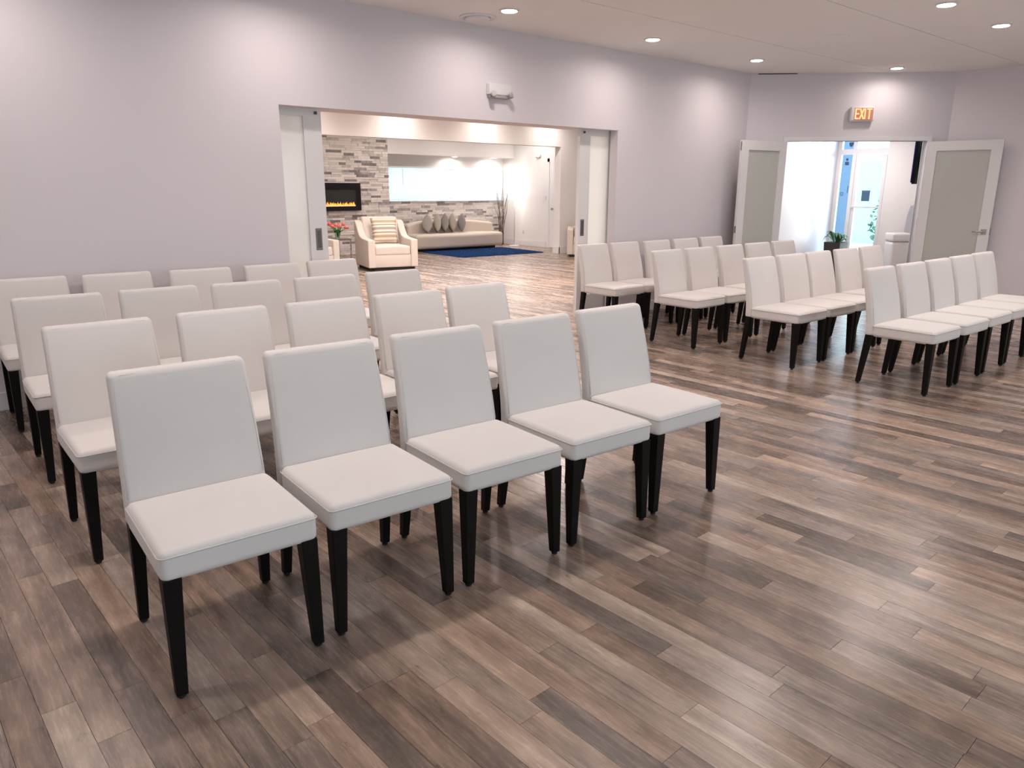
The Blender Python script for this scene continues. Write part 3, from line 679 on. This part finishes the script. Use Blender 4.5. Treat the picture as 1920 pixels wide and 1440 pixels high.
# electric fireplace
fp = thing('electric_fireplace', 'black wall-mounted electric fireplace with orange flames', 'fireplace', (8.13, 15.75, 1.30))
finish('frame', bbox(-.62, .62, -.09, .0, -.305, .31, b=.012), scrblk_m, fp)
finish('glass', bbox(-.49, .475, -.093, -.088, -.205, .155), fglass_m, fp)
finish('ember_bed', bbox(-.48, .46, -.097, -.092, -.205, -.185), ember_m, fp)
for i in range(34):
    x = -.45 + .9*i/33 + random.uniform(-.012, .012); h = random.uniform(.02, .085); wv = random.uniform(.012, .022); b = bmesh.new()
    prism(b, [(x-wv, -.187), (x+wv, -.187), (x+wv*.6, -.187+h*.5), (x+random.uniform(-.01, .01), -.187+h), (x-wv*.7, -.187+h*.45)], -.0965, -.0925, 'y'); finish('flame', b, flame_m, fp)

# window with blinds
bm = bmesh.new(); wx0, wx1 = 9.75, XR-.06
for a in ((wx0, wx1, 2.0, 2.045), (wx0, wx1, 1.165, 1.19), (wx0, wx0+.03, 1.19, 2.0), (wx1-.03, wx1, 1.19, 2.0), (11.6, 11.65, 1.19, 2.0)): box(bm, a[0], a[1], YL-.012, YL+.09, a[2], a[3])
lw = struct(finish('window_4', bm, white_m), 'wide lounge window behind closed white blinds'); finish('pane', bbox(wx0+.02, wx1-.02, YL+.06, YL+.067, 1.18, 2.02), clear_m, lw)
def blind(x0, x1, label):
    t = thing('window_blind', label, 'blind', ((x0+x1)/2, YL-.04, 2.02)); hw = (x1-x0)/2
    finish('head_rail', bbox(-hw, hw, -.03, .02, -.04, 0), blind_m, t)
    me = None
    for i in range(18):
        if me is None:
            b = bmesh.new(); n = 4; prev = None
            for j in range(n+1):
                s = -1+2*j/n; p = Vector((0, -.010*(1-s*s)-.003*s, s*.0255)); row = (b.verts.new((-hw+.005, p.y, p.z)), b.verts.new((hw-.005, p.y, p.z)))
                if prev: b.faces.new((prev[0], prev[1], row[1], row[0]))
                prev = row
            bmesh.ops.solidify(b, geom=b.faces[:], thickness=.0025)
            o = finish('slat', b, blind_m, t); me = o.data
        else:
            o = bpy.data.objects.new('slat', me); C.objects.link(o); o.parent = t
        o.location = (0, 0, -.065 - .0435*i)
    finish('bottom_rail', bbox(-hw, hw, -.02, .015, -.845, -.825), blind_m, t)
    for sx in (-.55, .55):
        b = bmesh.new(); tube(b, [(sx*hw, -.019, -.02), (sx*hw, -.019, -.83)], .0022, 5); finish('ladder_cord', b, blind_m, t)
    b = bmesh.new(); tube(b, [(-hw+.42, -.035, -.06), (-hw+.42, -.035, -.43)], .006, 6); finish('wand', b, plastic_m, t)
blind(9.80, 11.62, 'white horizontal slat blind on the left half of lounge window')
blind(11.63, 13.42, 'white horizontal slat blind on the right half of lounge window')

# curved sofa and cushions
sf = thing('curved_sofa', 'long greige curved sofa below the blinds', 'sofa', (11.28, 15.68, 0))
finish('seat', rbox(1.36, .46, .17, .075, 14, 4, lambda x, y, z: (x, y-.02-.13*(1-(x/1.36)**2)*(1 if y < .1 else 0)*max(0, (.46-y)/.92), z+.235)), sofa_m, sf, True)
finish('backrest', rbox(1.33, .10, .23, .07, 16, 4, lambda x, y, z: (x, y+.36-.36*abs(x/1.33)**3.2, (z+.23)*(1-.20*(x/1.33)**2)+.27)), sofa_m, sf, True)
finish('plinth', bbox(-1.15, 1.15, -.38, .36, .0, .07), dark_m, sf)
def pillow_bm(wd, ht, th, n=10):
    b = bmesh.new(); g = [[], []]
    for s in (0, 1):
        for i in range(n+1):
            row = []
            for j in range(n+1):
                u, v = -1+2*i/n, -1+2*j/n; k = (1-u**4)**.6*(1-abs(v)**2.1)**.9
                pin = 1-.10*(1-abs(v)**1.5)*abs(u)**3 if True else 1; pin2 = 1-.10*(1-abs(u)**1.5)*abs(v)**3
                edge = abs(u) == 1 or abs(v) == 1
                if s == 1 and edge: row.append(g[0][i][j]); continue
                row.append(b.verts.new((u*wd/2*pin, (1 if s else -1)*th/2*k, v*ht/2*pin2)))
            g[s].append(row)
    for s in (0, 1):
        for i in range(n):
            for j in range(n):
                q = (g[s][i][j], g[s][i+1][j], g[s][i+1][j+1], g[s][i][j+1]); b.faces.new(q if s == 0 else q[::-1])
    return b
PCOL = [(.40, .38, .35), (.43, .39, .34), (.30, .275, .26), (.40, .36, .30), (.28, .255, .25)]
PLAB = ['silvery grey throw pillow, leftmost on the curved sofa', 'light taupe throw pillow, second from left on curved sofa', 'dark taupe throw pillow, middle of five on curved sofa', 'beige throw pillow, fourth from left on curved sofa', 'darkest grey throw pillow, rightmost on the curved sofa']
for i, xx in enumerate((10.60, 10.90, 11.13, 11.36, 11.66)):
    p = finish('throw_pillow', pillow_bm(.42, .47, .20 if i else .26), mat('pillow_%d' % i, PCOL[i], .8, vary=.05, vscale=12), None, True, (xx, 15.72, .648))
    p.rotation_euler = (R(0), R((6, 8, 9, 11, 2)[i]), R(58)); tag(p, PLAB[i], 'pillow', 'throw pillows on the curved sofa')

# armchairs
def armchair(loc, rz, label, low=False):
    t = thing('armchair', label, 'armchair', loc, rz)
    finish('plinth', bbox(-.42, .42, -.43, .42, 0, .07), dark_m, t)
    finish('base', rbox(.36, .46, .12, .02, 2, 2, lambda x, y, z: (x, y-.005, z+.175)), cream_m, t, True)
    finish('seat_cushion', rbox(.345, .40, .085, .04, 6, 3, lambda x, y, z: (x, y-.075, z+.36+(.02*(1-(x/.345)**2) if z > 0 else 0))), cream_m, t, True)
    for s in (-1, 1):
        b = bmesh.new(); prof = [(-.49, .055), (.46, .055), (.50, .86), (.46, .90), (.36, .86), (.24, .72), (.12, .62), (-.05, .585), (-.49, .565)]
        if low: prof = [(-.49, .055), (.49, .055), (.49, .64), (-.49, .61)]
        prism(b, prof, s*.345, s*.48, 'x'); bevel_all(b, .018, 3); finish('arm', b, cream_m, t)
    hb = .20 if low else .33
    finish('backrest', rbox(.355, .10, hb, .05, 5, 3, lambda x, y, z: (x, y+.36+(.02 if low else .10)*(z/hb), z+(.455 if low else .63))), cream_m, t, True)
    for sx in (-1, 1):
        for sy in (-.4, .4): finish('foot', bbox(sx*.40-.03, sx*.40+.03, sy-.03, sy+.03, 0, .06), glide_m, t)
    return t
A1 = Vector((6.93, 12.235, 0)) + Vector((.968, -.25, 0))*.48 + Vector((.25, .968, 0))*.49
armchair(tuple(A1), R(-14.5), 'cream armchair holding a striped pillow, in front of the fireplace')
p = finish('striped_pillow', pillow_bm(.52, .50, .17), stripe_m, None, True); tag(p, 'striped beige and brown square pillow leaning in cream armchair', 'pillow')
p.rotation_euler = (R(-14), 0, R(-14.5)); q = A1 + Matrix.Rotation(R(-14.5), 3, 'Z') @ Vector((.02, .13, 0)); p.location = (q.x, q.y, .70)
armchair((6.055, 13.12, 0), R(8), 'cream armchair mostly hidden behind the left sliding door')
armchair((12.60, 12.10, 0), R(-45), 'low cream armchair half hidden behind the right sliding door', True)

# side table, vase, tulips
tb = thing('side_table', 'glass side table with chrome legs between two cream armchairs', 'side table', (6.93, 13.62, 0))
finish('glass_top', bbox(-.27, .27, -.26, .26, .525, .54, b=.003), clear_m, tb)
b = bmesh.new()
for a in ((-.27, .27, -.26, -.235, .50, .525), (-.27, .27, .235, .26, .50, .525), (-.27, -.245, -.235, .235, .50, .525), (.245, .27, -.235, .235, .50, .525)): box(b, *a)
finish('top_frame', b, chrome_m, tb)
for sx in (-1, 1):
    for sy in (-1, 1): finish('leg', bbox(sx*.2575-.0125, sx*.2575+.0125, sy*.2475-.0125, sy*.2475+.0125, 0, .50), chrome_m, tb)
finish('shelf', bbox(-.25, .25, -.24, .24, .20, .212), clear_m, tb)
va = thing('vase', 'clear flared glass vase of tulips on the side table', 'vase', (6.98, 13.50, .54))
b = bmesh.new(); lathe(b, [(.035, 0), (.04, .01), (.045, .08), (.062, .15), (.058, .15), (.041, .08), (.032, .015)], 20); finish('glass_body', b, clear_m, va, True)
b = bmesh.new(); lathe(b, [(.03, .012), (.038, .075)], 16); finish('water', b, glass_mat('water', (.75, .85, .8), .2), va)
def tulip():
    t = thing('tulip', 'coral tulip in the glass vase on the side table', 'flower', (6.98, 13.50, .54), 0, 'tulips in the glass vase')
    b = bmesh.new(); pts = [(.0, 0, .02), (.02, 0, .12), (.07, 0, .19), (.125, 0, .235)]; tube(b, pts, .004, 6); finish('stem', b, stem_m, t, True)
    b = bmesh.new(); prof = [(.006, -.005), (.022, .008), (.030, .028), (.027, .048), (.014, .062)]; lathe(b, prof, 10)
    b.transform(Matrix.Translation((.128, 0, .236)) @ Matrix.Rotation(R(40), 4, 'Y')); finish('bloom', b, tulip_m, t, True)
    b = bmesh.new(); leafmesh(b, (.01, .01, .08), .2, .13, .11, .01, .016); finish('leaf', b, stem_m, t, True); return t
tu = tulip(); tl = [(0, 1.2), (35, .9), (75, 1.1), (110, .8), (150, 1.3), (185, 1.1), (215, 1.3), (250, .9), (285, 1.2), (320, 1.3), (20, .45), (160, .5), (270, .4)]
for i, (a, s) in enumerate(tl):
    o = tu if i == 0 else copy_tree(tu); o.rotation_euler = (0, 0, R(a)); o.scale = (s, s, (.78 if a in (0, 320, 35) else 1+.10*math.sin(i*1.7))); o.location = (6.98, 13.50, .54)

# rug
b = bmesh.new(); nx, ny = 60, 44; rc = [Vector((9.97, 13.42, 0)), Vector((12.36, 13.31, 0)), Vector((12.50, 15.05, 0)), Vector((10.03, 15.16, 0))]; G = []
for i in range(nx+1):
    row = []
    for j in range(ny+1):
        u, v = i/nx, j/ny; p = (rc[0]*(1-u)+rc[1]*u)*(1-v) + (rc[3]*(1-u)+rc[2]*u)*v
        e = min(u, 1-u, v, 1-v); row.append(b.verts.new((p.x, p.y, .002 if e == 0 else .016+random.random()*.014)))
    G.append(row)
for i in range(nx):
    for j in range(ny): b.faces.new((G[i][j], G[i+1][j], G[i+1][j+1], G[i][j+1]))
tag(finish('area_rug', b, rug_m), 'bright royal blue shag rug in front of the curved sofa', 'rug')

# tall branches, floor lamp, door, switches
tw = thing('branch_bundle', 'tall bundle of dry brown branches in the lounge corner', 'branches', (13.22, 15.98, 0))
for i in range(16):
    a, r0 = random.random()*6.28, random.uniform(.01, .06); h = random.uniform(1.15, 1.62); sp = random.uniform(.04, .20); ph = random.random()*6; pts = []
    for j in range(11):
        s = j/10; r = r0 + sp*s*s + .0*s; pts.append((r*math.cos(a)+.022*math.sin(ph+s*9)*s, r*math.sin(a)+.02*math.cos(ph+s*11)*s, h*s))
    b = bmesh.new(); tube(b, pts, [.010-.0075*j/10 for j in range(11)], 5); finish('branch', b, twig_m, tw, True)
fl = thing('floor_lamp', 'white floor lamp with tall glowing shade by lounge right wall', 'floor lamp', (13.22, 15.45, 0))
b = bmesh.new(); lathe(b, [(.14, 0), (.14, .015), (.02, .025)], 28); finish('base', b, white_m, fl, True)
b = bmesh.new(); tube(b, [(0, 0, .02), (0, 0, 1.90)], .016, 10); finish('pole', b, white_m, fl, True)
b = bmesh.new(); lathe(b, [(.175, 1.21), (.165, 1.93), (.160, 1.93), (.170, 1.21)], 32); bmesh.ops.delete(b, geom=[f for f in b.faces if len(f.verts) > 4], context='FACES_ONLY')
finish('lamp_shade', b, shade_m, fl, True)
ld = bpy.data.lights.new('lamp_bulb', 'POINT'); ld.energy = 9; ld.shadow_soft_size = .08; ld.color = (1, .93, .86); lo = bpy.data.objects.new('lamp_bulb', ld); C.objects.link(lo); lo.parent = fl; lo.location = (0, 0, 1.6)
bm = bmesh.new()
for y0, y1, z0, z1 in ((14.38, 14.46, 0, 2.24), (13.52, 13.60, 0, 2.24), (13.52, 14.46, 2.16, 2.24)): box(bm, XR-.02, XR, y0, y1, z0, z1)
dr = struct(finish('door_1', bm, white_m), 'white lounge door with a round knob'); finish('door_slab', bbox(XR-.012, XR-.001, 13.60, 14.38, .01, 2.16), white_m, dr)
b = bmesh.new(); lathe(b, [(.014, 0), (.014, .03), (.028, .04), (.030, .055), (.018, .066)], 18); b.transform(Matrix.Translation((XR-.012, 14.24, .998)) @ Matrix.Rotation(R(-90), 4, 'Y')); finish('knob', b, metal_m, dr, True)
sw_ = thing('light_switch', 'white double light switch beside the lounge door', 'light switch', (XR, 14.57, 1.26))
finish('plate', bbox(-.008, 0, -.06, .06, -.06, .06, b=.002), plastic_m, sw_)
for y in (-.03, .03): finish('rocker', bbox(-.012, -.008, y-.016, y+.016, -.033, .033), plastic_m, sw_)
ou = thing('wall_outlet', 'white wall outlet low on the lounge right wall', 'outlet', (XR, 15.40, .36))
finish('plate', bbox(-.007, 0, -.035, .035, -.058, .058, b=.002), plastic_m, ou)
for z in (-.024, .024): finish('socket', bbox(-.009, -.007, -.016, .016, z-.014, z+.014), gplastic_m, ou)
